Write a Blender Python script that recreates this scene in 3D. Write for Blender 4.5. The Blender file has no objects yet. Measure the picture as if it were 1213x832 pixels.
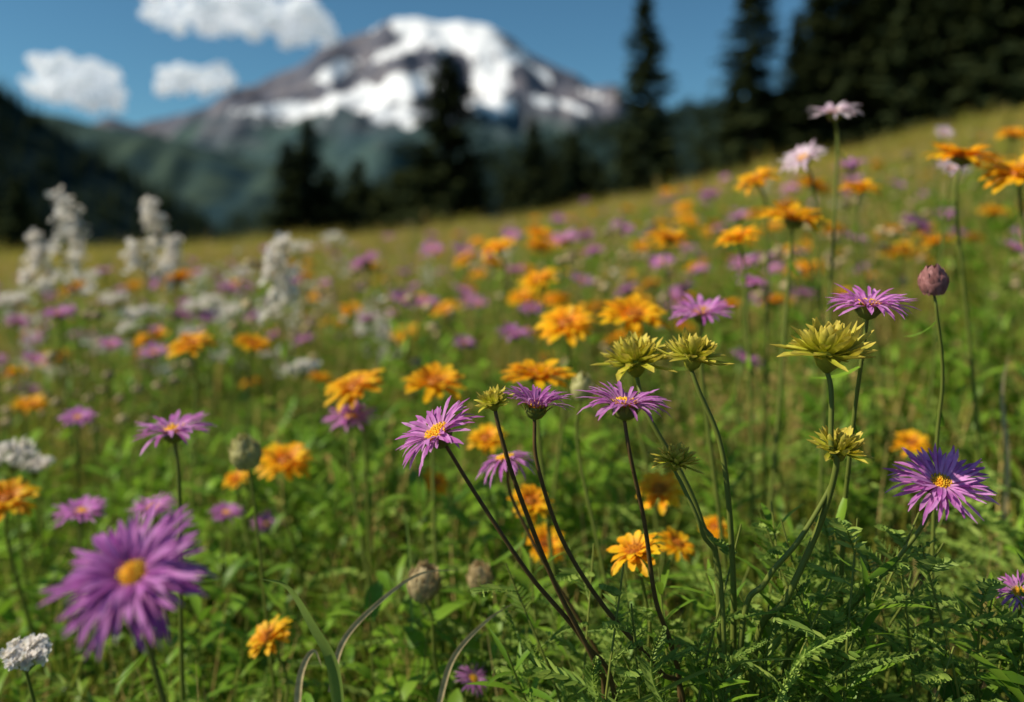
import bpy, math, random, bmesh
from mathutils import Vector, Matrix, noise, Euler
R = random.Random(11)
EYE = 0.45
def at(u, v, d):            # bearing / rise in mils, distance in metres -> world metres
    return Vector((u*d/1000.0, d, EYE + v*d/1000.0))
def sm(a, b, x):
    t = max(0., min(1., (x-a)/(b-a))); return t*t*(3-2*t)
def sp(x, s=1.5):
    q = x/s
    return (x if q > 30 else s*math.log(1+math.exp(q))) - s*math.log(2)
def hgt(x, y):
    xr = max(min(x, 160), -160); yy = max(min(y, 90), -30)
    h = .03*yy + .055*xr + .172*sp(xr)
    left = 1 - sm(.15, .45, x/max(y, 1.)) 
    h -= 26*sm(26, 130, y)*(.25+.75*left)
    h -= 30*sm(130, 400, y)
    n = noise.noise(Vector((x*.35, y*.35, 0)))*.16*sm(1.5, 6, abs(y)+abs(x))
    n += noise.noise(Vector((x*2.1, y*2.1, 3)))*.02
    return h + n

# ---------------------------------------------------------------- mesh builder
class MB:
    def __init__(s): s.v=[]; s.f=[]; s.m=[]; s.t=[]
    def add(s, vs, fs, mi, ts):
        o=len(s.v); s.v.extend(vs); s.t.extend(ts)
        for f in fs: s.f.append(tuple(i+o for i in f)); s.m.append(mi)
    def obj(s, name, mats, coll=None):
        me=bpy.data.meshes.new(name); me.from_pydata([tuple(v) for v in s.v], [], s.f)
        for m in mats: me.materials.append(m)
        me.polygons.foreach_set('material_index', s.m)
        me.polygons.foreach_set('use_smooth', [True]*len(s.f))
        a=me.attributes.new('tint','FLOAT_COLOR','POINT')
        fl=[]
        for t in s.t: fl += [t[0], t[1], 0., 1.]
        a.data.foreach_set('color', fl); me.update()
        ob=bpy.data.objects.new(name, me)
        (coll or bpy.context.scene.collection).objects.link(ob)
        return ob
PR = {
 'lens': lambda t: max(.04, math.sin(math.pi*(.10+.88*t)))**.75,
 'ray':  lambda t: (.45+.55*sm(0,.45,t))*(1 if t<.8 else max(.12, 1-((t-.8)/.2)**2*.85)),
 'wide': lambda t: (.35+.65*sm(0,.6,t))*(1 if t<.75 else max(.25, 1-((t-.75)/.25)**2*.7)),
 'blade':lambda t: max(.03, (1-t**1.6))*(.7+.3*min(1,t*5)),
}
def strip(mb, M, az, el, L, W, curl, mi, n=4, r0=0., z0=0., fold=.25, prof='lens', rnd=None, tw=0.):
    p=PR[prof]; r=r0; z=z0; a=el; rnd = R.random() if rnd is None else rnd
    vs=[]; ts=[]; fs=[]; k = 3 if fold else 2
    for i in range(n+1):
        t=i/n; w=p(t)*W/2; z_az=az+tw*t
        ca,sa=math.cos(z_az),math.sin(z_az)
        if fold:
            nr,nz=-math.sin(a)*fold*w, math.cos(a)*fold*w
            vs += [M@Vector((ca*(r+nr)-sa*w, sa*(r+nr)+ca*w, z+nz)), M@Vector((ca*r,sa*r,z)), M@Vector((ca*(r+nr)+sa*w, sa*(r+nr)-ca*w, z+nz))]
        else:
            vs += [M@Vector((ca*r-sa*w, sa*r+ca*w, z)), M@Vector((ca*r+sa*w, sa*r-ca*w, z))]
        ts += [(rnd,t)]*k
        if i<n:
            for j in range(k-1): fs.append((i*k+j, i*k+j+1, (i+1)*k+j+1, (i+1)*k+j))
        r += math.cos(a)*L/n; z += math.sin(a)*L/n; a += curl/n
    mb.add(vs,fs,mi,ts)
def tube(mb, pts, rad, mi, sides=6, rnd=None):
    rnd = R.random() if rnd is None else rnd
    vs=[];fs=[];ts=[];n=len(pts); ref=Vector((.3,1,.1)).normalized()
    for i,p in enumerate(pts):
        tg=(pts[min(i+1,n-1)]-pts[max(i-1,0)]).normalized()
        a=tg.cross(ref).normalized(); b=tg.cross(a)
        r=rad[0]+(rad[1]-rad[0])*i/(n-1)
        for k in range(sides):
            q=2*math.pi*k/sides; vs.append(p+(a*math.cos(q)+b*math.sin(q))*r); ts.append((rnd,i/(n-1)))
        if i<n-1:
            for k in range(sides): fs.append((i*sides+k, i*sides+(k+1)%sides, (i+1)*sides+(k+1)%sides, (i+1)*sides+k))
    mb.add(vs,fs,mi,ts)
def lathe(mb, M, prof, mi, sides=12, rnd=.5):
    vs=[];fs=[];ts=[]
    for i,(r,z) in enumerate(prof):
        for k in range(sides):
            q=2*math.pi*k/sides; vs.append(M@Vector((r*math.cos(q),r*math.sin(q),z))); ts.append((rnd,i/(len(prof)-1)))
        if i:
            for k in range(sides): fs.append(((i-1)*sides+k,(i-1)*sides+(k+1)%sides,i*sides+(k+1)%sides,i*sides+k))
    mb.add(vs,fs,mi,ts)
def smooth(pts, m=6):
    P=[pts[0]*2-pts[1]]+pts+[pts[-1]*2-pts[-2]]; out=[]
    for i in range(1,len(P)-2):
        for k in range(m):
            t=k/m; a,b,c,d=P[i-1],P[i],P[i+1],P[i+2]
            out.append(.5*((2*b)+(c-a)*t+(2*a-5*b+4*c-d)*t*t+(3*b-a-3*c+d)*t**3))
    out.append(pts[-1]); return out
def frame(c, ax):
    return Matrix.Translation(c) @ Vector(ax).normalized().to_track_quat('Z','Y').to_matrix().to_4x4()

# ---------------------------------------------------------------- materials
def plant(name, c0, c1, base=None, trans=.3, rough=.55, var=0., gold=None, spec=.3, tip=None, fine=True, matte=False):
    m=bpy.data.materials.new(name); m.use_nodes=True; nt=m.node_tree; N=nt.nodes; L=nt.links; N.clear()
    at_=N.new('ShaderNodeAttribute'); at_.attribute_name='tint'
    sep=N.new('ShaderNodeSeparateColor'); L.new(at_.outputs['Color'],sep.inputs[0])
    def mix(a,b,f):
        x=N.new('ShaderNodeMix'); x.data_type='RGBA'
        for s,v in ((6,a),(7,b)):
            if isinstance(v,tuple): x.inputs[s].default_value=(*v,1)
            else: L.new(v,x.inputs[s])
        if isinstance(f,float): x.inputs[0].default_value=f
        else: L.new(f,x.inputs[0])
        return x.outputs[2]
    def mr(src,a,b,c=0.,d=1.):
        x=N.new('ShaderNodeMapRange'); L.new(src,x.inputs[0])
        for i,v in enumerate((a,b,c,d)): x.inputs[i+1].default_value=v
        return x.outputs[0]
    col=mix(c0,c1,sep.outputs[0])
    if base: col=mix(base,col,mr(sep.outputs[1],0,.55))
    if tip: col=mix(col,tip,mr(sep.outputs[1],.55,1.,0,.8))
    if gold:
        g=N.new('ShaderNodeNewGeometry'); nz=N.new('ShaderNodeTexNoise'); nz.inputs['Scale'].default_value=.8; nz.inputs['Detail'].default_value=2
        L.new(g.outputs['Position'],nz.inputs['Vector'])
        sy=N.new('ShaderNodeSeparateXYZ'); L.new(g.outputs['Position'],sy.inputs[0])
        ad=N.new('ShaderNodeMath'); ad.operation='ADD'; L.new(nz.outputs[0],ad.inputs[0]); L.new(mr(sy.outputs[1],1,12,-.07,.10),ad.inputs[1])
        col=mix(col,gold,mr(ad.outputs[0],.40,.66,0,.85))
    if var:
        oi=N.new('ShaderNodeObjectInfo'); h=N.new('ShaderNodeHueSaturation')
        L.new(mr(oi.outputs['Random'],0,1,1-var,1+var),h.inputs['Value']); 
        h.inputs['Hue'].default_value=.5; L.new(col,h.inputs['Color']); col=h.outputs[0]
    if fine:
        g2=N.new('ShaderNodeTexCoord'); n2=N.new('ShaderNodeTexNoise'); n2.inputs['Scale'].default_value=220; L.new(g2.outputs['Object'],n2.inputs['Vector'])
        hs=N.new('ShaderNodeHueSaturation'); L.new(mr(n2.outputs[0],.3,.7,.78,1.18),hs.inputs['Value']); L.new(col,hs.inputs['Color']); col=hs.outputs[0]
    if matte: p=N.new('ShaderNodeBsdfDiffuse'); L.new(col,p.inputs[0])
    else:
        p=N.new('ShaderNodeBsdfPrincipled'); p.inputs['Roughness'].default_value=rough; p.inputs['Specular IOR Level'].default_value=spec
        L.new(col,p.inputs['Base Color'])
    o=N.new('ShaderNodeOutputMaterial')
    if trans:
        t=N.new('ShaderNodeBsdfTranslucent'); L.new(col,t.inputs['Color']); ms=N.new('ShaderNodeMixShader'); ms.inputs[0].default_value=trans
        L.new(p.outputs[0],ms.inputs[1]); L.new(t.outputs[0],ms.inputs[2]); L.new(ms.outputs[0],o.inputs[0])
    else: L.new(p.outputs[0],o.inputs[0])
    return m
M_PUR=plant('aster_petal',(.56,.13,.50),(.84,.38,.78),base=(.80,.44,.72),trans=.42,var=.12)
M_PU2=plant('aster_petal_deep',(.42,.09,.40),(.74,.30,.70),base=(.48,.12,.42),trans=.4)
M_PAL=plant('pale_petal',(.84,.60,.74),(.92,.80,.86),trans=.35)
M_ORA=plant('orange_petal',(.95,.40,.005),(.98,.62,.012),base=(.85,.22,.004),trans=.35,var=.10)
M_DSC=plant('disc_floret',(.90,.38,.01),(.95,.62,.04),base=(.60,.18,.01),trans=.1)
M_DRK=plant('disc_orange',(.45,.12,.01),(.75,.28,.01),trans=.1)
M_GRN=plant('stem_green',(.13,.17,.03),(.25,.28,.05),trans=.12,rough=.45,fine=False)
M_RED=plant('stem_reddish',(.10,.06,.022),(.19,.12,.045),trans=.08,rough=.4)
M_LEF=plant('leaf_green',(.12,.25,.016),(.27,.44,.035),trans=.42,var=.3,rough=.45,fine=False)
M_FRN=plant('feathery_leaf',(.18,.30,.05),(.40,.52,.10),trans=.38,var=.25,fine=False)
M_OLV=plant('seedhead_olive',(.46,.47,.03),(.72,.66,.07),base=(.22,.28,.03),tip=(.80,.60,.12),trans=.28)
M_DRY=plant('dry_straw',(.45,.34,.17),(.70,.55,.30),trans=.25,var=.2)
M_BUD=plant('bud_purple',(.26,.10,.09),(.48,.22,.21),trans=.1)
M_BUG=plant('bud_green',(.44,.42,.14),(.66,.60,.28),trans=.25)
M_WHT=plant('white_floret',(.88,.82,.76),(.94,.90,.87),base=(.8,.74,.55),trans=.45,fine=False,matte=True)
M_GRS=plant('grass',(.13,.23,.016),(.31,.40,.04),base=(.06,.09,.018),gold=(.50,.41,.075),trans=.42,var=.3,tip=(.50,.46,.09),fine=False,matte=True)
M_GOL=plant('golden_grass',(.52,.38,.12),(.80,.58,.22),base=(.22,.25,.05),trans=.4,var=.25,fine=False,matte=True)

# ---------------------------------------------------------------- flower parts
def disc(mb, M, rad, ht, mi, n=60, z0=0.):
    lathe(mb,M,[(rad,z0),(rad*.9,z0+ht*.5),(rad*.55,z0+ht*.85),(.0001,z0+ht)],mi,10,.2)
    for k in range(n):
        q=math.sqrt((k+.5)/n); a=k*2.39996; r=rad*q; z=z0+ht*(1-q*q*.85)
        ex=Vector((math.cos(a)*q*.6,math.sin(a)*q*.6,1)).normalized(); c=Vector((math.cos(a)*r,math.sin(a)*r,z-.0003))
        s=rad*.11; l=rad*(.22+.12*R.random()+ (.12 if q>.8 else 0))
        b=ex.cross(Vector((1,0,.1))).normalized(); d=ex.cross(b); rn=R.random()
        vs=[c+b*s*.7,c+d*s*.7,c-b*s*.7,c-d*s*.7]; top=c+ex*l
        vs+= [top+b*s,top+d*s,top-b*s,top-d*s]
        mb.add([M@v for v in vs],[(0,1,5,4),(1,2,6,5),(2,3,7,6),(3,0,4,7),(4,5,6,7)],mi,[(rn,0)]*4+[(rn,1)]*4)
def involucre(mb, M, r, h, mi, nb=22, hi=True):
    lathe(mb,M,[(r*.12,-h),(r*.6,-h*.8),(r*.95,-h*.4),(r*.85,0)],mi,12,.3)
    if hi:
        for k in range(nb):
            strip(mb,M,k*2.39996,math.radians(50+R.random()*25),h*(.9+.3*R.random()),r*.28,-.5,mi,3,r0=r*(.45+.5*(k/nb)),z0=-h*(.9-.5*k/nb),fold=.3)
def aster_head(mb, M, rad, cup=10, npet=64, n=5, mp=0, md=1, mi=2, hi=True, wid=.078, curl=-25, dr=.22):
    for k in range(npet):
        lay=k%3
        e=math.radians(cup+(-4,7,20)[lay]+R.uniform(-10,10))
        strip(mb,M,k*2*math.pi/npet*1.0+R.uniform(-.09,.09),e,rad*(.76,.68,.52)[lay]*R.uniform(.78,1.12),rad*wid*R.uniform(.7,1.25),
              math.radians(curl+R.uniform(-32,30)),mp,n,r0=rad*dr*.8,z0=rad*(.02*lay),fold=(.35 if hi else 0),prof='ray',tw=R.uniform(-.25,.25))
    disc(mb,M,rad*dr,rad*.09,md,n=(70 if hi else 14))
    involucre(mb,M,rad*.27,rad*.30,mi,hi=hi)
def orange_head(mb, M, rad, cup=5, n=5, hi=True):
    for lay,cnt in ((0,15),(1,14),(2,9)):
        for k in range(cnt):
            e=math.radians(cup+lay*15+R.uniform(-10,10))
            strip(mb,M,(k+.5*lay)*2*math.pi/cnt+R.uniform(-.12,.12),e,rad*(.80-.15*lay)*R.uniform(.82,1.08),rad*.25*R.uniform(.85,1.1),
                  math.radians(-28+R.uniform(-25,22)),0,n,r0=rad*.18,z0=rad*.03*lay,fold=.3,prof='wide',tw=R.uniform(-.15,.15))
    disc(mb,M,rad*.26,rad*.16,1,n=(60 if hi else 14))
    involucre(mb,M,rad*.26,rad*.25,2,hi=hi)
def olive_head(mb, M, rad, lo=-10, hi_=86, cnt=84):
    for k in range(cnt):
        q=k/cnt; e=math.radians(lo+(hi_-lo)*q+R.uniform(-8,8))
        strip(mb,M,k*2.39996,e,rad*(.98-.42*q)*R.uniform(.70,1.08),rad*.185*R.uniform(.75,1.15),math.radians(R.uniform(-15,75)),0,5,r0=rad*.12*(1-q),z0=0,fold=.6,prof='ray',tw=R.uniform(-.5,.5))
        if k%2==0: strip(mb,M,k*2.39996+.3,e-.15,rad*.5*R.uniform(.7,1.1),rad*.13,.5,0,4,r0=rad*.08,z0=-.02*rad,fold=.5)
    lathe(mb,M,[(rad*.06,-rad*.35),(rad*.2,-rad*.22),(rad*.27,0),(rad*.2,rad*.2),(.0001,rad*.3)],0,10)
def bud_head(mb, M, rad, mi=0, spread=0.):
    lathe(mb,M,[(rad*.2,-rad*1.0),(rad*.75,-rad*.75),(rad*.98,-rad*.2),(rad*.85,rad*.35),(rad*.4,rad*.65),(.0001,rad*.7)],mi,12)
    for j in range(7):
        z=-rad*.95+j*rad*.24; rr=rad*(.55+.45*math.sin(math.pi*(j+1)/8))*.92
        for k in range(15):
            strip(mb,M,(k+.5*(j%2))*2*math.pi/15+R.uniform(-.12,.12),math.radians(66+7*j+R.uniform(-10,10)-spread),rad*.6*R.uniform(.8,1.3),rad*.34,math.radians(22-spread*.5),mi,3,r0=rr,z0=z,fold=.25)
def leafy(mb, pts, mi, n, L, W, a=.2, b=.9, curl=-.6):
    m=len(pts)
    for k in range(n):
        i=int((a+(b-a)*k/max(1,n-1))*(m-1)); i=min(i,m-2)
        tg=(pts[i+1]-pts[i]).normalized(); M=frame(pts[i],tg)
        strip(mb,M,k*2.4+R.uniform(-.4,.4),math.radians(R.uniform(25,55)),L*R.uniform(.6,1.1),W*R.uniform(.7,1.1),curl,mi,4,fold=.3)
def pinnate(mb, pts, mi, L, n=16, W=.0022, r=.0007, sub=True):
    tube(mb,pts,(r,r*.4),mi,4); m=len(pts)
    for k in range(n):
        t=.12+.88*k/(n-1); x=t*(m-1); i=min(int(x),m-2); p=pts[i].lerp(pts[i+1],x-i); tg=(pts[i+1]-pts[i]).normalized()
        M=frame(p,tg); ll=L*(math.sin(math.pi*min(1,.18+.8*t))**.8)
        az0=math.atan2(*reversed((M.to_3x3().transposed()@Vector((-tg.y,tg.x,0))).xy)) if abs(tg.z)<.999 else 0
        for s in (0,math.pi):
            az=az0+s+R.uniform(-.25,.25)
            el=math.radians(R.uniform(28,50))
            rn=R.random()
            strip(mb,M,az,el,ll*R.uniform(.8,1.1),W,R.uniform(-.2,.5),mi,3,fold=.3,rnd=rn)
            if sub:
              for q in (.35,.62):
                c=Vector((math.cos(az)*math.cos(el)*ll*q, math.sin(az)*math.cos(el)*ll*q, math.sin(el)*ll*q))
                M2=M@Matrix.Translation(c)
                strip(mb,M2,az+.5,el+.35,ll*.35,W*.8,0,mi,2,fold=0,rnd=rn)
                strip(mb,M2,az-.5,el+.25,ll*.35,W*.8,0,mi,2,fold=0,rnd=rn)

# ---------------------------------------------------------------- individual flowers
NAMES={'aster':'purple_aster','deep':'purple_aster','pale':'pale_pink_aster','orange':'orange_daisy','olive':'green_seed_head','bud':'purple_flower_bud','gbud':'green_flower_bud','dry':'dried_seed_head'}
def flower(kind, u, v, d, rad, ax, path=None, cup=8, base=None, stem=None, sr=.0011, leaves=5, hi=True, curl=-25, npet=64, wid=.078, dr=.22):
    c=at(u,v,d); mb=MB(); A=Vector(ax).normalized(); M=frame(c,A)
    s=M_RED if stem=='red' else M_GRN
    if kind in('aster','pale','deep'):
        aster_head(mb,M,rad,cup,npet=npet,hi=hi,curl=curl,wid=wid if hi else .10,dr=dr); mats=[{'aster':M_PUR,'pale':M_PAL,'deep':M_PU2}[kind],M_DSC,M_GRN,s,M_LEF]; off=rad*.28
    elif kind=='orange': orange_head(mb,M,rad,cup,hi=hi); mats=[M_ORA,M_DRK,M_GRN,s,M_LEF]; off=rad*.23
    elif kind=='olive': olive_head(mb,M,rad); mats=[M_OLV,M_OLV,M_GRN,s,M_LEF]; off=rad*.3
    else:
        bud_head(mb,M,rad,0,spread=(10 if kind=='dry' else 0)); mats=[{'bud':M_BUD,'gbud':M_BUG,'dry':M_DRY}[kind],M_DRY,M_GRN,s,M_LEF]; off=rad*.95
    p0=c-A*off
    if path: pts=[p0]+[at(*q) for q in path]
    else:
        bx,by=base if base else (R.uniform(-.05,.05),R.uniform(-.02,.06))
        g=Vector((c.x+bx,c.y+by,0)); 
        pts=[p0, p0-A*.02+Vector((0,0,-.02)), p0.lerp(Vector((g.x,g.y,hgt(g.x,g.y))),.55)+Vector((R.uniform(-.012,.012),0,0))]
        pts.append(Vector((g.x,g.y,hgt(g.x,g.y)-.01)))
    if path:
        e=pts[-1]; pts.append(Vector((e.x+(e.x-pts[-2].x)*.35,e.y+.01,hgt(e.x,e.y)-.01)))
    pts=smooth(pts,7)
    tube(mb,pts,(sr*.85,sr*1.45),3,7,.4)
    if leaves: leafy(mb,pts,4,leaves,.035,.0045,.3,.95)
    return mb.obj(NAMES[kind],mats)

# focused clump
flower('aster',-88,-224,.42,.026,(-.50,-.28,.80),[(-40,-300,.425),(20,-390,.43),(85,-470,.44),(125,-560,.45)],cup=14,stem='red',curl=-30,leaves=0,npet=78)
flower('aster',28,-192,.43,.0225,(.10,.02,1),[(30,-260,.43),(60,-350,.435),(110,-430,.44),(175,-505,.45),(205,-560,.46)],cup=42,stem='red',curl=-50,leaves=0,npet=90,wid=.07)
flower('aster',134,-190,.42,.0265,(.05,-.06,1),[(140,-250,.42),(157,-330,.43),(170,-420,.44),(190,-480,.45),(200,-560,.46)],cup=20,stem='red',curl=-50,leaves=0,npet=90,wid=.07)
flower('aster',-8,-254,.52,.023,(-.2,.05,1),[(0,-300,.52),(40,-380,.52),(100,-480,.52),(130,-560,.52)],cup=-10,stem='red',leaves=0,curl=-45,npet=70)
flower('aster',508,-283,.42,.0285,(-.12,-.50,.87),[(478,-345,.43),(430,-400,.44),(380,-450,.455),(320,-510,.47)],cup=10,curl=-14,sr=.0012,leaves=9,npet=108,wid=.068,dr=.16)
flower('aster',422,-72,.45,.0262,(.02,-.12,1),[(415,-130,.455),(400,-250,.47),(390,-400,.49)],cup=18,curl=-38,npet=96,wid=.07)
flower('olive',374,-130,.42,.0265,(.02,-.14,1),[(378,-175,.42),(378,-240,.42),(384,-262,.42),(365,-330,.43),(325,-420,.44),(285,-500,.46)],sr=.0014,leaves=0)
flower('olive',386,-244,.425,.0180,(.1,-.2,.9),[(378,-285,.425),(340,-350,.43),(300,-400,.44),(270,-480,.45)],sr=.0012,leaves=0)
flower('olive',214,-134,.44,.0200,(.12,-.1,1),[(222,-175,.44),(245,-230,.44),(256,-300,.44),(262,-400,.45),(262,-480,.46)],sr=.0013,leaves=0)
flower('olive',146,-140,.47,.024,(-.1,-.1,1),[(160,-200,.46),(200,-270,.46),(225,-330,.46),(245,-420,.46)],sr=.0013,leaves=0)
flower('olive',194,-258,.43,.0135,(.2,-.2,1),[(204,-290,.43),(225,-340,.43),(250,-440,.44)],sr=.001,leaves=0)
flower('olive',-22,-188,.41,.0115,(-.25,-.1,1),[(-14,-222,.41),(5,-285,.415),(50,-400,.43),(100,-500,.44),(110,-560,.45)],stem='red',leaves=0)
flower('bud',499,-42,.48,.0085,(-.1,-.1,1),[(503,-80,.48),(510,-160,.49),(500,-300,.5)],sr=.0009,leaves=3)
flower('orange',146,-364,.50,.020,(-.35,-.15,.9),base=(.03,.02))
flower('orange',196,-356,.58,.016,(.3,-.3,.7),base=(.02,.03))
flower('orange',176,-292,.64,.022,(-.2,-.4,.7))
flower('orange',-288,-466,.60,.020,(-.45,-.25,.8))
flower('dry',-104,-400,.57,.0115,(.3,-.2,1),[(-95,-440,.57),(-90,-500,.58),(-70,-570,.59)],leaves=0)
flower('dry',-38,-394,.60,.0095,(-.1,-.2,1),[(-48,-440,.6),(-60,-500,.61),(-70,-570,.62)],leaves=0)
flower('gbud',-316,-246,.62,.012,(-.2,-.2,1),base=(.03,.02),leaves=4)
flower('gbud',84,-168,.60,.009,(.1,-.2,1),leaves=2)
flower('aster',-46,-515,.57,.014,(.4,-.3,.7),leaves=2)
flower('aster',600,-412,.45,.014,(-.3,-.4,.8),leaves=2)
# large near flower
flower('deep',-448,-392,.285,.0305,(.02,-.62,.72),cup=14,curl=-36,base=(.03,.07),npet=120,leaves=3,wid=.068,dr=.15)
# mid-distance flowers
for u,v,d,r,ax in [(-401,-220,.57,.030,(-.1,-.12,1)),(-190,-205,.74,.028,(.05,-.15,1)),(-510,-317,.72,.026,(.1,-.1,1)),(-425,-312,.74,.024,(-.1,-.1,1)),
   (-338,-318,.80,.020,(.2,-.1,1)),(-514,-205,.85,.021,(.1,-.25,1)),(225,-80,.60,.028,(-.05,-.2,1)),(284,-45,.85,.024,(.3,-.15,1)),(278,-135,.85,.022,(.4,-.1,.9)),
   (4,-106,.95,.027,(.1,-.1,1)),(24,-76,1.15,.024,(0,-.2,1)),(-56,-116,1.2,.020,(.3,-.3,.8)),(178,-20,1.25,.022,(-.3,-.3,.8)),(-536,-82,1.1,.028,(0,-.2,1)),
   (-360,-85,1.3,.026,(0,-.2,1)),(-475,-118,1.4,.026,(.2,-.2,1)),(-100,-68,1.6,.03,(0,-.2,1)),(-50,-65,1.8,.03,(0,-.2,1)),(210,-5,2.2,.03,(0,-.3,1)),(-290,-330,.95,.02,(0,-.3,1))]:
    flower('aster',u,v,d,r,ax,hi=False,leaves=4,sr=.0014,curl=-32,npet=66,cup=16)
for u,v,d,r,ax in [(-186,-170,.74,.030,(-.25,-.35,.9)),(-91,-165,.70,.031,(.1,-.25,.9)),(32,-156,.63,.031,(0,-.08,1)),(64,-95,.78,.032,(-.1,-.4,.8)),
   (144,-85,.72,.033,(.1,-.35,.9)),(32,-43,1.0,.029,(-.3,-.25,.9)),(-16,-4,1.15,.031,(-.3,-.2,.9)),(186,8,1.0,.030,(.1,-.2,.9)),(334,30,.72,.034,(.1,-.18,1)),
   (268,8,.80,.026,(-.3,-.15,1)),(290,76,.85,.026,(-.45,-.2,.9)),(534,104,.72,.034,(.1,-.18,1)),(600,84,.70,.032,(-.3,-.25,.9)),(412,66,.95,.028,(0,-.18,1)),
   (-381,-120,.95,.030,(-.1,-.3,.9)),(-306,-118,.97,.026,(.3,-.15,1)),(-268,-257,.78,.030,(.1,-.3,.9)),(-326,-278,.85,.016,(-.2,-.3,.9)),(-598,-302,.72,.026,(.2,-.4,.8)),
   (474,-236,.80,.020,(-.2,-.4,.9)),(22,-305,.62,.018,(.2,-.5,.7)),(40,-355,.70,.020,(.2,-.5,.7)),(-92,-282,.75,.015,(.3,-.5,.7)),(240,-335,.7,.014,(0,-.5,.8)),(-30,-230,.75,.02,(0,-.4,.8)),(595,130,1.2,.028,(0,-.3,.9))]:
    flower('orange',u,v,d,r,ax,hi=False,leaves=4,sr=.0015)
for u,v,d,r,ax in [(382,157,.72,.026,(-.15,-.2,1)),(345,102,.80,.027,(-.5,-.3,.8)),(522,90,.85,.020,(.1,-.4,.9)),(512,133,1.3,.018,(.1,-.6,.7))]:
    flower('pale',u,v,d,r,ax,hi=False,leaves=3,sr=.0012,cup=14,npet=60)

# white plumes and clusters
def floret(mb,p,s,mi=0):
    M=frame(p,(R.uniform(-1,.6),R.uniform(-1,.4),R.uniform(.1,1)))
    rn=R.random()
    for k in range(5): strip(mb,M,k*1.2566,.35,s,s*.8,-.4,mi,2,fold=0,prof='wide',rnd=rn)
def plume(u,v,d,w,h,name='white_plume_flower'):
    c=at(u,v,d); mb=MB(); g=Vector((c.x+R.uniform(-.06,.06),c.y+.04,0)); g.z=hgt(g.x,g.y)-.01
    pts=smooth([c+Vector((0,0,h*.5)),c-Vector((0,0,h*.6)),c.lerp(g,.55)+Vector((.01,0,0)),g],6); tube(mb,pts,(.001,.002),1,6)
    lob=[(R.uniform(0,6.28),(k+R.random())/13) for k in range(13)]
    for a,t in lob:
        z=-h*.5+h*t; rr=w*.5*(1-.65*t); q=c+Vector((math.cos(a)*rr*.8,math.sin(a)*rr*.8,z)); tube(mb,[c+Vector((0,0,z-h*.12)),q],(.0006,.0005),1,4)
        for k in range(14): floret(mb,q+Vector((R.gauss(0,1),R.gauss(0,1),R.gauss(0,1)))*w*.09,.0062)
    for k in range(40):
        t=R.random(); a=R.uniform(0,6.28); rr=w*.30*(1-.7*t)*R.random()**.5
        floret(mb,c+Vector((math.cos(a)*rr,math.sin(a)*rr,-h*.5+h*t)),.0055)
    leafy(mb,pts,2,7,.06,.012,.4,.95)
    return mb.obj(name,[M_WHT,M_GRN,M_LEF])
for q in [(-531,0,1.35,.08,.15),(-431,0,1.3,.07,.13),(-274,-37,1.2,.062,.11),(-560,-20,1.5,.06,.09),(-400,-20,1.6,.05,.09)]: plume(*q)
def umbel(u,v,d,w,name='white_yarrow'):
    c=at(u,v,d); mb=MB(); g=Vector((c.x+R.uniform(-.03,.03),c.y+.03,0)); g.z=hgt(g.x,g.y)-.01
    fork=c-Vector((0,0,w*.6)); pts=smooth([fork,c.lerp(g,.5)+Vector((.01,0,0)),g],6); tube(mb,pts,(.001,.0018),1,6)
    for k in range(16):
        a=k*2.4; rr=w*.5*math.sqrt((k+.5)/16); q=c+Vector((math.cos(a)*rr,math.sin(a)*rr,-rr*.25+R.uniform(-.12,.12)*w))
        tube(mb,[fork,q],(.0006,.0005),1,4)
        for j in range(8): floret(mb,q+Vector((R.gauss(0,1),R.gauss(0,1),R.gauss(0,.7)))*w*.06,.0035+w*.015)
    leafy(mb,pts,2,6,.05,.008,.3,.95)
    mb.obj(name,[M_WHT,M_GRN,M_LEF])
for q in [(-590,-240,.8,.042),(-565,-255,.85,.032),(-575,-478,.5,.024),(-436,-75,1.4,.07),(-366,-65,1.5,.07),(-470,-60,1.8,.06),(-450,-95,1.5,.05),(-505,-35,2.0,.07),(-330,-75,1.7,.05),(-250,0,2.4,.08),(-210,10,2.8,.09),(-380,-100,1.6,.045),(-245,-140,1.2,.04),(-590,-60,1.6,.06)]: umbel(*q)

# arching blades
def arch(name,pts,W,mat,prof='blade'):
    mb=MB(); P=smooth([at(*p) for p in pts],9); n=len(P); vs=[];fs=[];ts=[]
    for i,p in enumerate(P):
        tg=(P[min(i+1,n-1)]-P[max(i-1,0)]).normalized(); s=tg.cross(Vector((.2,1,.3))).normalized(); up=tg.cross(s); w=W*.5*PR['blade'](1-i/(n-1)) 
        vs+=[p-s*w+up*w*.5,p,p+s*w+up*w*.5]; ts+=[(.5,i/n)]*3
        if i<n-1: fs+=[(i*3,i*3+1,i*3+4,i*3+3),(i*3+1,i*3+2,i*3+5,i*3+4)]
    mb.add(vs,fs,0,ts); return mb.obj(name,[mat])
arch('arching_grass_blade',[(-300,-395,.47),(-265,-405,.465),(-235,-450,.46),(-210,-500,.46),(-200,-600,.47)],.0085,M_FRN)
arch('dry_grass_blade',[(-60,-385,.5),(-110,-390,.5),(-160,-425,.5),(-200,-470,.5),(-215,-530,.5)],.004,M_DRY)
arch('dry_grass_blade',[(10,-420,.5),(-30,-445,.5),(-70,-490,.5),(-90,-560,.5)],.004,M_DRY)
arch('dry_grass_blade',[(-225,-500,.5),(-235,-480,.5),(-250,-510,.5),(-255,-580,.5)],.005,M_DRY)
arch('dry_grass_blade',[(-130,-300,.6),(-122,-360,.6),(-118,-470,.6)],.003,M_FRN)
arch('dry_grass_blade',[(590,-125,.75),(580,-175,.75),(586,-270,.75),(570,-400,.75)],.006,M_DRY)
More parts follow.
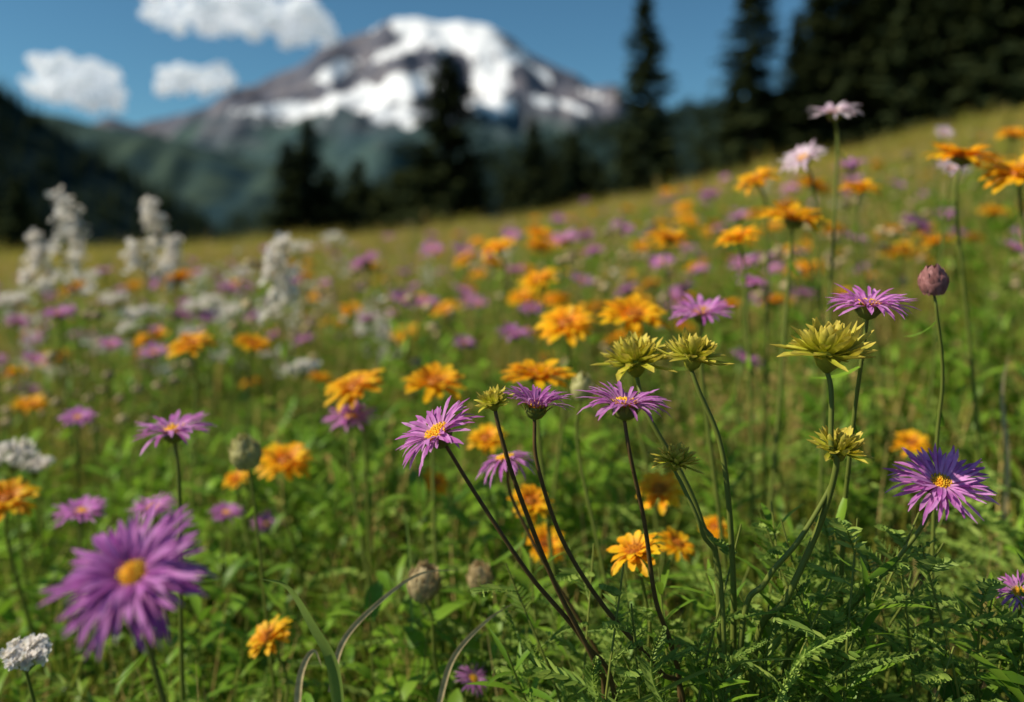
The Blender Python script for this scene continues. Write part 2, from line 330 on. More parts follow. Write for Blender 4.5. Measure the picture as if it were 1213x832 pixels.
arch('arching_grass_blade',[(400,-500,.42),(330,-490,.42),(240,-500,.43),(150,-540,.44),(95,-560,.45)],.003,M_FRN)

# feathery clump at the foot of the focused flowers
mb=MB()
for i in range(120):
    x0=R.uniform(.02,.26); y0=R.uniform(.42,.62); g=hgt(x0,y0)
    ux=x0/y0; top=EYE-(.545-.20*R.random()**1.2+ (-.05 if ux>.3 else 0))*y0 + R.uniform(-.015,.015)
    hh=max(.09,top-g); dx=R.uniform(-.07,.09); dy=R.uniform(-.04,.03)
    pts=smooth([Vector((x0,y0,g)),Vector((x0+dx*.25,y0+dy*.3,g+hh*.6)),Vector((x0+dx*.8,y0+dy,g+hh))],6)
    tube(mb,pts,(.0012,.0005),1,5)
    if i%3==0: leafy(mb,pts,2,18,.034,.0042,.45,1.,-.5); continue
    for k in range(8):
        t=.35+.63*k/7; p=pts[int(t*(len(pts)-1))]; a=k*2.4+R.uniform(-.4,.4); L=R.uniform(.028,.056)*(1.15-.4*t)
        e=R.uniform(.2,.9); o=Vector((math.cos(a),math.sin(a)*.8,0))
        pinnate(mb,[p,p+o*L*.5*math.cos(e)+Vector((0,0,L*.5*math.sin(e))),p+o*L*math.cos(e)+Vector((0,0,L*math.sin(e)*.8))],0,L*.27,9,.0027,.0005,sub=False)
mb.obj('feathery_foliage_clump',[M_FRN,M_GRN,M_LEF])
for (p,q,L) in [((500,-350,.43),(340,-560,.46),.014),((540,-300,.62),(350,-560,.6),.016),((400,-330,.5),(330,-560,.5),.015),((300,-470,.42),(250,-600,.44),.013),((560,-350,.6),(400,-560,.6),.016),
                ((20,-470,.46),(110,-600,.47),.012),((-10,-430,.5),(90,-600,.5),.012),((480,-485,.41),(340,-560,.44),.014),((590,-330,.7),(480,-560,.7),.016),((250,-440,.45),(230,-600,.46),.012),((350,-400,.44),(300,-600,.45),.014),((440,-410,.46),(330,-600,.47),.015),((410,-455,.41),(300,-600,.43),.013),((180,-455,.41),(200,-600,.43),.012),((100,-490,.42),(150,-600,.43),.011)]:
    mb=MB(); a=at(*q); a.z=min(a.z,hgt(a.x,a.y)+.15); b=at(*p); g=Vector((a.x-.01,a.y,hgt(a.x,a.y)-.01)); pts=smooth([g,a,a.lerp(b,.55)+Vector((-.01,0,.012)),b],7); pinnate(mb,pts,0,L,30,.0026,.0010); mb.obj('fern_like_sprig',[M_FRN])

# ---------------------------------------------------------------- scatter sources
def src(name, fn, mats, k=3):
    c=bpy.data.collections.new(name+'_source')
    for i in range(k):
        mb=MB(); fn(mb,i); mb.obj('%s_part_%02d'%(name,i),mats,c)
    return c
def gn_scatter(name, coll, pts):
    me=bpy.data.meshes.new(name); me.from_pydata([p[0] for p in pts],[],[])
    a=me.attributes.new('rot','FLOAT_VECTOR','POINT'); a.data.foreach_set('vector',[c for p in pts for c in p[1]])
    a=me.attributes.new('scl','FLOAT','POINT'); a.data.foreach_set('value',[p[2] for p in pts])
    k=len(coll.objects); a=me.attributes.new('idx','INT','POINT'); a.data.foreach_set('value',[R.randrange(k) for p in pts])
    ob=bpy.data.objects.new(name,me); bpy.context.scene.collection.objects.link(ob)
    ng=bpy.data.node_groups.new(name+'_scatter','GeometryNodeTree')
    ng.interface.new_socket('Geometry',in_out='INPUT',socket_type='NodeSocketGeometry'); ng.interface.new_socket('Geometry',in_out='OUTPUT',socket_type='NodeSocketGeometry')
    N=ng.nodes; L=ng.links; gi=N.new('NodeGroupInput'); go=N.new('NodeGroupOutput')
    ci=N.new('GeometryNodeCollectionInfo'); ci.inputs['Collection'].default_value=coll; ci.inputs['Separate Children'].default_value=True; ci.inputs['Reset Children'].default_value=True
    ip=N.new('GeometryNodeInstanceOnPoints'); ip.inputs['Pick Instance'].default_value=True
    def na(n,t):
        x=N.new('GeometryNodeInputNamedAttribute'); x.data_type=t; x.inputs[0].default_value=n; return x.outputs[0]
    e=N.new('FunctionNodeEulerToRotation'); L.new(na('rot','FLOAT_VECTOR'),e.inputs[0]); L.new(e.outputs[0],ip.inputs['Rotation'])
    L.new(na('scl','FLOAT'),ip.inputs['Scale']); L.new(na('idx','INT'),ip.inputs['Instance Index'])
    L.new(gi.outputs[0],ip.inputs['Points']); L.new(ci.outputs[0],ip.inputs['Instance']); L.new(ip.outputs[0],go.inputs[0])
    md=ob.modifiers.new('scatter','NODES'); md.node_group=ng
    return ob
def T(x,y,z=0.): return Matrix.Translation(Vector((x,y,z)))
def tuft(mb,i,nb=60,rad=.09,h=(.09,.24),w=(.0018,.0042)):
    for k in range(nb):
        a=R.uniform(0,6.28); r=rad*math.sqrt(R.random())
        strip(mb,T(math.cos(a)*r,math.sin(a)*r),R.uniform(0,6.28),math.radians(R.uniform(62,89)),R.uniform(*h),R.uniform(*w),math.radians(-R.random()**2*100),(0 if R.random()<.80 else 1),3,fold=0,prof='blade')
def herb(mb,i):
    for k in range(8):
        a=R.uniform(0,6.28); r=.07*R.random(); x,y=math.cos(a)*r,math.sin(a)*r; h=R.uniform(.10,.26)
        pts=smooth([Vector((x,y,0)),Vector((x*1.2,y*1.2,h*.5)),Vector((x*1.7,y*1.7,h))],5); tube(mb,pts,(.0014,.0006),1,4)
        n=15 if i%2 else 11; leafy(mb,pts,0,n,.05 if i%2 else .038,.009 if i%2 else .014,.08,1.,-.8)
def ferny(mb,i):
    for k in range(12):
        a=R.uniform(0,6.28); L=R.uniform(.10,.2); o=Vector((math.cos(a),math.sin(a),0))
        pts=smooth([Vector((0,0,0)),o*L*.25+Vector((0,0,L*.65)),o*L*.75+Vector((0,0,L*(.8+.2*R.random())))],5); pinnate(mb,pts,0,.017,15,.0032,.0008,sub=False)
def seedy(mb,i):
    for k in range(7):
        a=R.uniform(0,6.28); r=.1*R.random(); x,y=math.cos(a)*r,math.sin(a)*r; h=R.uniform(.2,.37); dx,dy=R.uniform(-.06,.06),R.uniform(-.06,.06)
        pts=smooth([Vector((x,y,0)),Vector((x+dx*.3,y+dy*.3,h*.6)),Vector((x+dx,y+dy,h))],4); tube(mb,pts,(.0010,.0005),0,4)
        for j in range(16):
            p=pts[-1].lerp(pts[-4],R.random()); strip(mb,frame(p,(dx,dy,.2)),R.uniform(0,6.28),R.uniform(.5,1.2),.012,.0042,0,0,2,fold=0)
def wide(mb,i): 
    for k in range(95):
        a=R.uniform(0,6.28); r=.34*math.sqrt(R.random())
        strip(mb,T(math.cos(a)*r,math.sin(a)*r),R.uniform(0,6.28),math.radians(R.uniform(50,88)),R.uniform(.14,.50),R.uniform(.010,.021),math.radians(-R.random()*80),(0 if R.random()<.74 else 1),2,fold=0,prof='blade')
def fl(kind):
    def f(mb,i):
        h=R.uniform(.24,.41); dx,dy=R.uniform(-.04,.04),R.uniform(-.05,.02); top=Vector((dx,dy,h))
        pts=smooth([Vector((0,0,0)),Vector((dx*.4,dy*.4,h*.6)),top],5); tube(mb,pts,(.0018,.001),2,5)
        M=frame(top,(R.uniform(-.35,.35),R.uniform(-.5,.1),1))
        if kind=='w':
            for k in range(46): floret(mb,top+Vector((R.gauss(0,1)*.016,R.gauss(0,1)*.016,R.gauss(0,1)*(.007 if i%2 else .026))),.007)
        elif kind=='s':      # small cream and straw-coloured heads
            for j in range(4):
                q=top+Vector((R.uniform(-.05,.05),R.uniform(-.05,.05),R.uniform(-.08,.02))); tube(mb,[pts[4],q],(.0008,.0006),2,4)
                lathe(mb,frame(q,(0,0,1)),[(.002,-.006),(.008,-.002),(.009,.003),(.0001,.008)],0,7,R.random())
        elif kind=='o': orange_head(mb,M,.034,n=3,hi=False)
        else: aster_head(mb,M,.032,14,36,3,hi=False,wid=.15)
        leafy(mb,pts,3,6,.05,.009,.1,.8)
    return f
cT=src('grass_tuft',tuft,[M_GRS,M_GOL],4)
cH=src('herb',herb,[M_LEF,M_GRN],4)
cF=src('ferny',ferny,[M_FRN],3)
cS=src('seed_grass',seedy,[M_GOL],3)
cW=src('wide_tuft',wide,[M_GRS,M_GOL],4)
cA=src('aster_d',fl('a'),[M_PUR,M_DSC,M_GRN,M_LEF],3)
cO=src('orange_d',fl('o'),[M_ORA,M_DRK,M_GRN,M_LEF],3)
cWh=src('white_d',fl('w'),[M_WHT,M_WHT,M_GRN,M_LEF],4)
cC2=src('cream_d',fl('s'),[M_DRY,M_DRY,M_GRN,M_LEF],3)
def pts_in(n,y0,y1,s0,s1,tilt=.15,logd=False,pad=.4,bias=None,wk=.68):
    out=[]
    while len(out)<n:
        y=(y0*(y1/y0)**R.random()) if logd else math.sqrt(R.uniform(y0*y0,y1*y1)); x=R.uniform(-1,1)*(wk*y+pad)
        if bias and R.random()>bias(x,y): continue
        s=R.uniform(s0,s1)
        if y<.62: s*=.85
        out.append(((x,y,hgt(x,y)-.005),(R.uniform(-tilt,tilt),R.uniform(-tilt,tilt),R.uniform(0,6.28)),s))
    return out
clump=lambda x,y: .25+.75*(noise.noise(Vector((x*1.6,y*1.6,8)))>-.05)
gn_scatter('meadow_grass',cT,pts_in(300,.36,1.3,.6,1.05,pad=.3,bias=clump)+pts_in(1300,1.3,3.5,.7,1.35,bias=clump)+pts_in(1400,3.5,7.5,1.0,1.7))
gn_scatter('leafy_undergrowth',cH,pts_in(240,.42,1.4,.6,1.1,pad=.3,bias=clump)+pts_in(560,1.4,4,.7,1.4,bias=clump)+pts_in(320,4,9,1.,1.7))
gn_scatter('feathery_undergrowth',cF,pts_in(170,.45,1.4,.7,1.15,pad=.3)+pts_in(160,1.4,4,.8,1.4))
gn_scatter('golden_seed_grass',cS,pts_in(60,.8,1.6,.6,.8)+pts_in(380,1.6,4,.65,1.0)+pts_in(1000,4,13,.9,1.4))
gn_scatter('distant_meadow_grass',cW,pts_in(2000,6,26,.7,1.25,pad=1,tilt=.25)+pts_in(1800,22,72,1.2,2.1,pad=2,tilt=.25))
cl2=lambda x,y:.25+.75*(noise.noise(Vector((x,y,0))*.9)>0)
gn_scatter('purple_aster_drift',cA,pts_in(400,1.2,26,.75,1.15,logd=True,bias=cl2))
gn_scatter('orange_daisy_drift',cO,pts_in(440,1.3,30,.75,1.15,logd=True,bias=lambda x,y:(1. if x>-.1*y else .5)*(.3+.7*(noise.noise(Vector((x,y,5))*.9)>0))))
gn_scatter('white_wildflower_drift',cWh,pts_in(200,1.6,28,.7,1.1,logd=True,bias=lambda x,y:1. if x<-.14*y else .3))
gn_scatter('cream_wildflower_drift',cC2,pts_in(420,1.1,22,.7,1.1,logd=True))

# ---------------------------------------------------------------- ground
def pmat(name):
    m=bpy.data.materials.new(name); m.use_nodes=True; return m,m.node_tree.nodes,m.node_tree.links,m.node_tree.nodes['Principled BSDF']
def ramp(N,L,src_,stops):
    r=N.new('ShaderNodeValToRGB'); e=r.color_ramp.elements
    e[0].position=stops[0][0]; e[0].color=(*stops[0][1],1); e[1].position=stops[-1][0]; e[1].color=(*stops[-1][1],1)
    for p,c in stops[1:-1]: x=e.new(p); x.color=(*c,1)
    L.new(src_,r.inputs[0]); return r.outputs[0]
def nz(N,L,scale,detail=6):
    g=N.new('ShaderNodeNewGeometry'); n=N.new('ShaderNodeTexNoise'); n.inputs['Scale'].default_value=scale; n.inputs['Detail'].default_value=detail
    L.new(g.outputs['Position'],n.inputs['Vector']); return n.outputs[0]
m,N,L,P=pmat('meadow_soil')
c1=ramp(N,L,nz(N,L,9),[(.3,(.018,.012,.008)),(.5,(.04,.027,.015)),(.7,(.035,.042,.013))])
c2=ramp(N,L,nz(N,L,.5),[(.35,(.09,.14,.02)),(.5,(.19,.19,.04)),(.65,(.32,.25,.07))])
g=N.new('ShaderNodeNewGeometry'); sx=N.new('ShaderNodeSeparateXYZ'); L.new(g.outputs['Position'],sx.inputs[0])
mr=N.new('ShaderNodeMapRange'); L.new(sx.outputs[1],mr.inputs[0]); mr.inputs[1].default_value=4; mr.inputs[2].default_value=14
mx=N.new('ShaderNodeMix'); mx.data_type='RGBA'; L.new(mr.outputs[0],mx.inputs[0]); L.new(c1,mx.inputs[6]); L.new(c2,mx.inputs[7])
mr2=N.new('ShaderNodeMapRange'); L.new(sx.outputs[1],mr2.inputs[0]); mr2.inputs[1].default_value=70; mr2.inputs[2].default_value=200
mx2=N.new('ShaderNodeMix'); mx2.data_type='RGBA'; L.new(mr2.outputs[0],mx2.inputs[0]); L.new(mx.outputs[2],mx2.inputs[6]); mx2.inputs[7].default_value=(.02,.04,.025,1)
L.new(mx2.outputs[2],P.inputs['Base Color']); P.inputs['Roughness'].default_value=.95
bp=N.new('ShaderNodeBump'); bp.inputs['Distance'].default_value=.02; L.new(nz(N,L,40),bp.inputs['Height']); L.new(bp.outputs[0],P.inputs['Normal'])
n=220; vs=[];fs=[]
for j in range(n):
    for i in range(n):
        a=(i/(n-1)*2-1); b=(j/(n-1)*2-1); x=math.sinh(a*9.2)*.9; y=math.sinh(b*9.2)*.9+1
        vs.append((x,y,hgt(x,y)))
for j in range(n-1):
    for i in range(n-1): k=j*n+i; fs.append((k,k+1,k+n+1,k+n))
me=bpy.data.meshes.new('meadow_ground'); me.from_pydata(vs,[],fs); me.materials.append(m); me.polygons.foreach_set('use_smooth',[True]*len(fs))
bpy.context.scene.collection.objects.link(bpy.data.objects.new('meadow_ground',me))

# ---------------------------------------------------------------- hills and mountain
def interp(prof,u):
    if u<=prof[0][0]: return prof[0][1]
    for (a,va),(b,vb) in zip(prof,prof[1:]):
        if u<=b: return va+(vb-va)*(u-a)/(b-a)
    return prof[-1][1]
def ridge_fn(prof,d,w,amp,fs_,floor,pw=1.2,seed=0.):
    def f(x,y):
        u=x/d*1000; H=sum(interp(prof,u+o) for o in (-18,-9,0,9,18))/5*d/1000+EYE-floor
        dy=abs(y-d)/w; k=max(0,1-dy)**pw
        q=Vector((x/fs_,y/fs_*.6,seed)); r=noise.fractal(q,1.,2.1,5)
        rg=abs(noise.noise(Vector((x/fs_*1.3+noise.noise(q*.7)*.8,y/fs_*.35,seed+5))))
        e=.18+.82*min(1,dy*5)
        return floor+H*k+amp*e*(r-.9*rg+.25)*min(1,k*4)
    return f
def ridge(name,f,d,w,xr,nx,ny,mat,attr=None):
    vs=[];fs=[]
    for j in range(ny):
        y=d-w+1.6*w*j/(ny-1)
        for i in range(nx):
            x=xr[0]+(xr[1]-xr[0])*i/(nx-1); vs.append((x,y,f(x,y)))
    for j in range(ny-1):
        for i in range(nx-1): k=j*nx+i; fs.append((k,k+1,k+nx+1,k+nx))
    me=bpy.data.meshes.new(name); me.from_pydata(vs,[],fs); me.materials.append(mat); me.polygons.foreach_set('use_smooth',[True]*len(fs))
    if attr:
        a=me.attributes.new('snow','FLOAT','POINT'); a.data.foreach_set('value',[attr(v) for v in vs])
    ob=bpy.data.objects.new(name,me); bpy.context.scene.collection.objects.link(ob); return ob
def hillmat(name,c0,c1,s):
    m,N,L,P=pmat(name); L.new(ramp(N,L,nz(N,L,s,8),[(.35,c0),(.65,c1)]),P.inputs['Base Color']); P.inputs['Roughness'].default_value=1; P.inputs['Specular IOR Level'].default_value=.05; return m
DM=4200.
PM=[(-1500,20),(-900,80),(-486,132),(-406,150),(-366,160),(-316,182),(-266,205),(-226,228),(-186,252),(-160,263),(-126,268),(-76,266),(-36,260),(-6,246),(14,234),(54,210),(94,188),(134,170),(174,158),(300,140),(600,120),(1500,40)]
fM=ridge_fn(PM,DM,1900,135,280,-60,1.15,2.)
SN=[(-76,258,66,26,0,1.45),(-40,240,46,20,-20,1.2),(-120,238,42,12,35,.9),(-205,205,32,11,30,1.15),(-150,226,25,10,35,.85),(-130,180,68,18,22,1.25),(-215,160,68,12,14,1.15),(-280,156,46,7,10,.9),(-130,148,42,16,-10,1.0),(-25,195,25,30,-25,1.3),(-40,160,32,14,-40,.9),(-6,158,17,10,0,.95),(36,165,20,9,-20,1.0),(70,160,22,7,-25,.8),(30,205,32,6,-38,.8),(-10,222,28,9,-35,.85),(-85,205,16,24,10,.6),(90,178,28,5,-30,.7),(-180,180,30,8,20,.8)]
def snow(v):
    # snow-fields sit at fixed places on the mountain's south face
    if v[1]>DM: return 1. if v[2]>850 else .2
    s=0.; kk=1+(DM-v[1])/DM; u=v[0]/DM*1000*kk; w=v[2]/DM*1000*kk
    for a,b,sa,sb,an,am in SN:
        t=math.radians(an); du=u-a; dw=w-b; p=du*math.cos(t)+dw*math.sin(t); q=-du*math.sin(t)+dw*math.cos(t)
        s=max(s,am*math.exp(-(p/sa)**2-(q/sb)**2))
    return s
m,N,L,P=pmat('mountain_rock_snow')
rock=ramp(N,L,nz(N,L,.006,8),[(.3,(.065,.078,.115)),(.5,(.12,.122,.155)),(.7,(.20,.18,.19))])  # rock tones with the blue of distance haze mixed into the colour
grn=ramp(N,L,nz(N,L,.004,8),[(.3,(.035,.070,.085)),(.7,(.075,.12,.095))])  # lower forest green, haze blue painted in as well
g=N.new('ShaderNodeNewGeometry'); sx=N.new('ShaderNodeSeparateXYZ'); L.new(g.outputs['Position'],sx.inputs[0])
ad=N.new('ShaderNodeMath'); ad.operation='MULTIPLY_ADD'; L.new(nz(N,L,.003,5),ad.inputs[0]); ad.inputs[1].default_value=500; L.new(sx.outputs[2],ad.inputs[2])
mr=N.new('ShaderNodeMapRange'); L.new(ad.outputs[0],mr.inputs[0]); mr.inputs[1].default_value=640; mr.inputs[2].default_value=840
mx=N.new('ShaderNodeMix'); mx.data_type='RGBA'; L.new(mr.outputs[0],mx.inputs[0]); L.new(grn,mx.inputs[6]); L.new(rock,mx.inputs[7])
a=N.new('ShaderNodeAttribute'); a.attribute_name='snow'
mp=N.new('ShaderNodeMapping'); mp.inputs['Scale'].default_value=(1.6,.6,.7); L.new(g.outputs['Position'],mp.inputs[0])
nn=N.new('ShaderNodeTexNoise'); nn.inputs['Scale'].default_value=.009; nn.inputs['Detail'].default_value=8; nn.inputs['Roughness'].default_value=.68; L.new(mp.outputs[0],nn.inputs['Vector'])
ma=N.new('ShaderNodeMath'); ma.operation='MULTIPLY_ADD'; L.new(nn.outputs[0],ma.inputs[0]); ma.inputs[1].default_value=2.4; L.new(a.outputs['Fac'],ma.inputs[2])
mr=N.new('ShaderNodeMapRange'); L.new(ma.outputs[0],mr.inputs[0]); mr.inputs[1].default_value=1.66; mr.inputs[2].default_value=1.78
mx2=N.new('ShaderNodeMix'); mx2.data_type='RGBA'; L.new(mr.outputs[0],mx2.inputs[0]); L.new(mx.outputs[2],mx2.inputs[6]); mx2.inputs[7].default_value=(.93,.93,.95,1)
L.new(mx2.outputs[2],P.inputs['Base Color']); P.inputs['Roughness'].default_value=.95; P.inputs['Specular IOR Level'].default_value=.1
bp=N.new('ShaderNodeBump'); bp.inputs['Distance'].default_value=40; L.new(nz(N,L,.012,8),bp.inputs['Height']); L.new(bp.outputs[0],P.inputs['Normal'])
bs=N.new('ShaderNodeMapRange'); L.new(mr.outputs[0],bs.inputs[0]); bs.inputs[3].default_value=.9; bs.inputs[4].default_value=.12; L.new(bs.outputs[0],bp.inputs['Strength'])
ridge('snow_capped_mountain',fM,DM,1900,(-5200,5200),420,150,m,snow)
fF=ridge_fn([(-900,170),(-560,160),(-486,140),(-440,132),(-380,118),(-306,100),(-206,80),(-100,62),(0,40),(200,20),(900,0)],2300,900,60,160,-60,1.1,9.)
ridge('green_foothill',fF,2300,900,(-2300,2300),220,80,hillmat('foothill_forest',(.020,.045,.055),(.06,.09,.065),.010))
fR=ridge_fn([(-700,10),(-280,30),(-206,52),(-126,84),(-46,104),(34,120),(94,138),(154,154),(214,166),(294,178),(607,230),(1200,290)],1000,420,12,90,-55,1.1,4.)
ridge('forested_ridge',fR,1000,420,(-800,1400),200,70,hillmat('ridge_forest',(.010,.022,.026),(.020,.040,.038),.03))
fL=ridge_fn([(-1500,420),(-1000,330),(-760,250),(-606,185),(-546,137),(-476,92),(-406,45),(-346,8),(-276,-20),(-150,-60),(300,-90)],400,220,6,45,-50,1.1,7.)
ridge('dark_forested_hill',fL,400,220,(-700,120),160,70,hillmat('hill_forest',(.008,.019,.020),(.018,.034,.032),.08))

# ---------------------------------------------------------------- conifers
M_NDL=plant('fir_needles',(.014,.028,.018),(.065,.080,.028),trans=.1,var=.25,fine=False,matte=True)
M_BRK=plant('fir_bark',(.06,.045,.035),(.11,.08,.06),trans=0,rough=.9,fine=False)
def fir(mb,i,H=20.,Rm=3.4,wh=46,nb=9):
    bend=R.uniform(-.3,.3)
    P0=[Vector((bend*math.sin(t/10*3),0,H*t/10)) for t in range(11)]
    tube(mb,P0,(.28,.02),1,8)
    for w in range(wh):
        t=.04+.96*(w/wh)**.92; z=H*t; c=Vector((bend*math.sin(t*3),0,z))
        for b in range(nb):
            if R.random()<.10: continue
            az=R.uniform(0,6.28); Lb=Rm*((1-t)**.8*.95+.03)*R.uniform(.5,1.18); el=math.radians(-22+42*t+R.uniform(-8,8))
            o=Vector((math.cos(az),math.sin(az),0)); s=Vector((-o.y,o.x,0))
            m=max(4,int(Lb*2.6)); pts=[]
            for k in range(m+1):
                q=k/m; pts.append(c+o*Lb*q*math.cos(el)+Vector((0,0,Lb*(math.sin(el)*q+.12*q*q))))
            for k in range(1,m+1):
                q=k/m; p=pts[k]; rn=R.random()*.7+.3*q
                for sg in (-1,1,0):
                    ln=(.40+.50*(1-q))*min(1,Lb*.6)*R.uniform(.7,1.2)+.15; wd=.20+.10*R.random()
                    dr=(o*.55+s*sg*.8+Vector((0,0,R.uniform(-.55,.05)))).normalized()
                    side=dr.cross(Vector((0,0,1))).normalized()*wd+Vector((0,0,R.uniform(-.08,.08)))
                    e=p+dr*ln; mb.add([p-side*.6,p+side*.6,e+side*.35-Vector((0,0,.05)),e-side*.35-Vector((0,0,.05))],[(0,1,2,3)],0,[(rn,q)]*4)
tree_me=[]
for i in range(4):
    mb=MB(); fir(mb,i,20.,[4.9,4.1,3.6,4.5][i]); o=mb.obj('tmp',[M_NDL,M_BRK]); o.data.name='fir_tree_mesh_%d'%i; tree_me.append(o.data); bpy.data.objects.remove(o)
def tree(u,top,d,wid=1.,k=None):
    x=u*d/1000; g=hgt(x,d)-.2; zt=EYE+top*d/1000; h=zt-g
    me=tree_me[R.randrange(4) if k is None else k]
    ob=bpy.data.objects.new('fir_tree',me); ob.location=(x,d,g); s=h/20.; ob.scale=(s*wid,s*wid,s); ob.rotation_euler=(0,0,R.uniform(0,6.28)); bpy.context.scene.collection.objects.link(ob)
for q in [(-241,155,62,1.25,2),(-266,125,60,1.2,1),(-216,95,70,1.3,0),(-76,228,56,1.4,0),(-100,125,62,1.3,3),(-52,115,66,1.4,0),(-182,104,75,1.2,3),(24,154,64,1.15,2),(74,136,66,1.2,1),(48,110,70,1.2,0),(0,92,72,1.3,3),(-134,92,74,1.3,0),(-158,70,74,1.4,0),
          (158,310,58,1.0,2),(135,130,62,1.1,1),(182,135,64,1.1,3),(100,105,70,1.3,0),(283,350,52,1.08,1),(262,200,56,1.1,2),(302,190,54,1.1,0),(228,120,62,1.2,3),(-586,80,55,1.5,1),(-560,34,60,1.4,0),(-625,95,60,1.5,2),
          (338,280,56,.95,2),(362,370,52,.9,1),(388,420,50,.9,0),(414,370,54,1.1,3),(438,410,50,.9,2),(462,450,47,.9,1),(490,420,52,1.,0),(516,470,46,.9,2),(545,440,50,1.,3),(575,490,44,.9,1),(605,470,46,.9,2),(640,480,44,.9,0),(690,490,44,.8,0),
          (325,190,60,1.2,0),(350,225,60,1.2,3),(376,270,60,1.2,0),(402,290,62,1.2,2),(428,310,62,1.2,0),(454,330,60,1.2,3),(480,330,62,1.2,0),(508,340,60,1.2,0),(536,350,60,1.2,3),(566,360,60,1.2,0),(600,370,60,1.2,2),(640,370,60,1.2,0),(310,120,66,1.3,0),(345,145,66,1.3,3),(385,180,66,1.4,0),(420,200,68,1.4,0),(460,220,68,1.4,3),(500,240,68,1.4,0),(540,250,68,1.4,3),(585,260,68,1.4,0)]:
    tree(*q)
def cone(mb,i):
    tube(mb,[Vector((0,0,0)),Vector((0,0,16))],(.25,.05),0,4)
    for w in range(9):
        z=1.5+w*1.75; r=3.1*(1-w/9.8)*R.uniform(.8,1.1)
        for b in range(8):
            a=b*.785+R.uniform(-.3,.3); strip(mb,T(0,0,z+1.6),a,-.7,r*1.25*R.uniform(.7,1.1),r*.75,.2,0,2,fold=0,prof='lens')
    strip(mb,T(0,0,15),0,1.5,3,.5,0,0,2,fold=0)
cC=src('conifer',cone,[M_NDL],3)
pp=[]
for k in range(2600):
    x=R.uniform(-480,-60); y=R.uniform(280,430); pp.append(((x,y,fL(x,y)-.5),(0,0,R.uniform(0,6)),R.uniform(.35,.7)))
for k in range(4200):
    x=R.uniform(-330,800); y=R.uniform(830,1030); pp.append(((x,y,fR(x,y)-.5),(0,0,R.uniform(0,6)),R.uniform(.5,1.0)))
gn_scatter('distant_conifer_forest',cC,pp)

# ---------------------------------------------------------------- clouds
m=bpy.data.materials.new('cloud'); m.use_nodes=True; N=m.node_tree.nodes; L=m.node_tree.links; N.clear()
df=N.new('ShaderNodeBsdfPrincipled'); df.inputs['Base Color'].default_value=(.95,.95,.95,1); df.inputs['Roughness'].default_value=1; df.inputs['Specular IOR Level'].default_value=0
df.inputs['Emission Color'].default_value=(.92,.95,1,1); df.inputs['Emission Strength'].default_value=.26   # added glow brightens the cloud, in place of scattered light
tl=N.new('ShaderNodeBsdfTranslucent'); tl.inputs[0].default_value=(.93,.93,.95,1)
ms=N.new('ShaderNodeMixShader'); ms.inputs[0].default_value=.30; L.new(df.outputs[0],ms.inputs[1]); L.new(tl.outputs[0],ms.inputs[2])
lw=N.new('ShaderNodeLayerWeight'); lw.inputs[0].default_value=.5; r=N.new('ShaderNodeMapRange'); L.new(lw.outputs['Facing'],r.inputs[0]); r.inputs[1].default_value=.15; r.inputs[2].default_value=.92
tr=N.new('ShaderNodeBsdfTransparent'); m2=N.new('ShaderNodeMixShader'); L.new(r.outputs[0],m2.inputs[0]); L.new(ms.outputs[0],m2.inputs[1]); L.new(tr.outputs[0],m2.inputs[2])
o=N.new('ShaderNodeOutputMaterial'); L.new(m2.outputs[0],o.inputs[0])
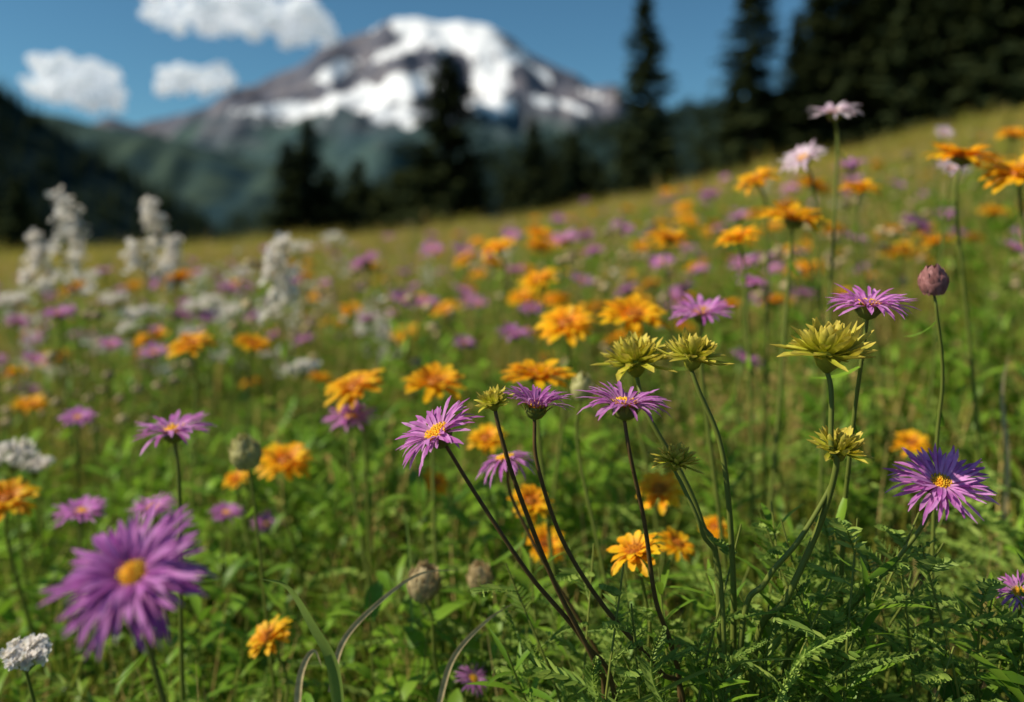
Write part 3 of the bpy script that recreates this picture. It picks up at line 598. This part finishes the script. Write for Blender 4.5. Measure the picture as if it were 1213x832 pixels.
def cloud(blobs,d=6500.):
    bm=bmesh.new()
    for u,v,w,h in blobs:
        c=at(u,v,d); 
        for k in range(22):
            a=R.uniform(0,6.28); q=R.random()**.6
            p=c+Vector((math.cos(a)*q*w*.5*d/1000,R.uniform(-.3,.3)*h*d/1000,math.sin(a)*q*h*.38*d/1000)); s=h*d/1000*R.uniform(.11,.28)*(1.15-.5*q)
            bmesh.ops.create_icosphere(bm,subdivisions=2,radius=s,matrix=Matrix.Translation(p)@Matrix.Diagonal((1.25,1,.85,1)))
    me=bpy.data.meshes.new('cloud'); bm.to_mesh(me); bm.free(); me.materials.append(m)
    ob=bpy.data.objects.new('cloud',me); bpy.context.scene.collection.objects.link(ob)
    rm=ob.modifiers.new('fuse','REMESH'); rm.mode='VOXEL'; rm.voxel_size=9; rm.use_smooth_shade=True
    for sz,st in ((150,60),(45,34)):
        tx=bpy.data.textures.new('billow','CLOUDS'); tx.noise_scale=sz; tx.noise_depth=3
        dm=ob.modifiers.new('billow','DISPLACE'); dm.texture=tx; dm.texture_coords='GLOBAL'; dm.strength=st; dm.mid_level=.5
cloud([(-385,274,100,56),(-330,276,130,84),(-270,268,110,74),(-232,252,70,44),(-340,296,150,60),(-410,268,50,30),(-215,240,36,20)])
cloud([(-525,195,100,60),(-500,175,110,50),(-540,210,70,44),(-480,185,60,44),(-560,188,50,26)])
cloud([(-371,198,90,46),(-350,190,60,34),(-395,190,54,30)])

# ---------------------------------------------------------------- light, world, camera
S=Vector((-.78,-.14,.72)).normalized()
sl=bpy.data.lights.new('sun','SUN'); sl.energy=5.; sl.angle=math.radians(.5); sl.color=(1,.92,.76)
so=bpy.data.objects.new('sun',sl); so.rotation_euler=S.to_track_quat('Z','Y').to_euler(); bpy.context.scene.collection.objects.link(so)
w=bpy.data.worlds.new('World'); bpy.context.scene.world=w; w.use_nodes=True; N=w.node_tree.nodes; L=w.node_tree.links
sk=N.new('ShaderNodeTexSky'); sk.sky_type='NISHITA'; sk.sun_disc=False; sk.sun_elevation=math.asin(S.z); sk.sun_rotation=math.atan2(S.x,S.y); sk.air_density=1.0; sk.dust_density=.3; sk.ozone_density=1.5; sk.altitude=1200
bg=N['Background']; bg.inputs[1].default_value=.080
tn=N.new('ShaderNodeMix'); tn.data_type='RGBA'; tn.blend_type='MULTIPLY'; tn.inputs[0].default_value=1.; tn.inputs[7].default_value=(.60,1.0,1.06,1); L.new(sk.outputs[0],tn.inputs[6]); L.new(tn.outputs[2],bg.inputs[0])
cd=bpy.data.cameras.new('camera'); co=bpy.data.objects.new('camera',cd); bpy.context.scene.collection.objects.link(co)
co.location=(0,0,EYE); co.rotation_euler=(math.radians(90),0,0); cd.sensor_width=36; cd.lens=36*1000/1213.; cd.shift_y=-126/1213.
cd.clip_start=.02; cd.clip_end=40000; cd.dof.use_dof=True; cd.dof.focus_distance=.425; cd.dof.aperture_fstop=4.0
bpy.context.scene.camera=co
vs_=bpy.context.scene.view_settings; vs_.view_transform='Standard'; vs_.look='None'; vs_.exposure=0
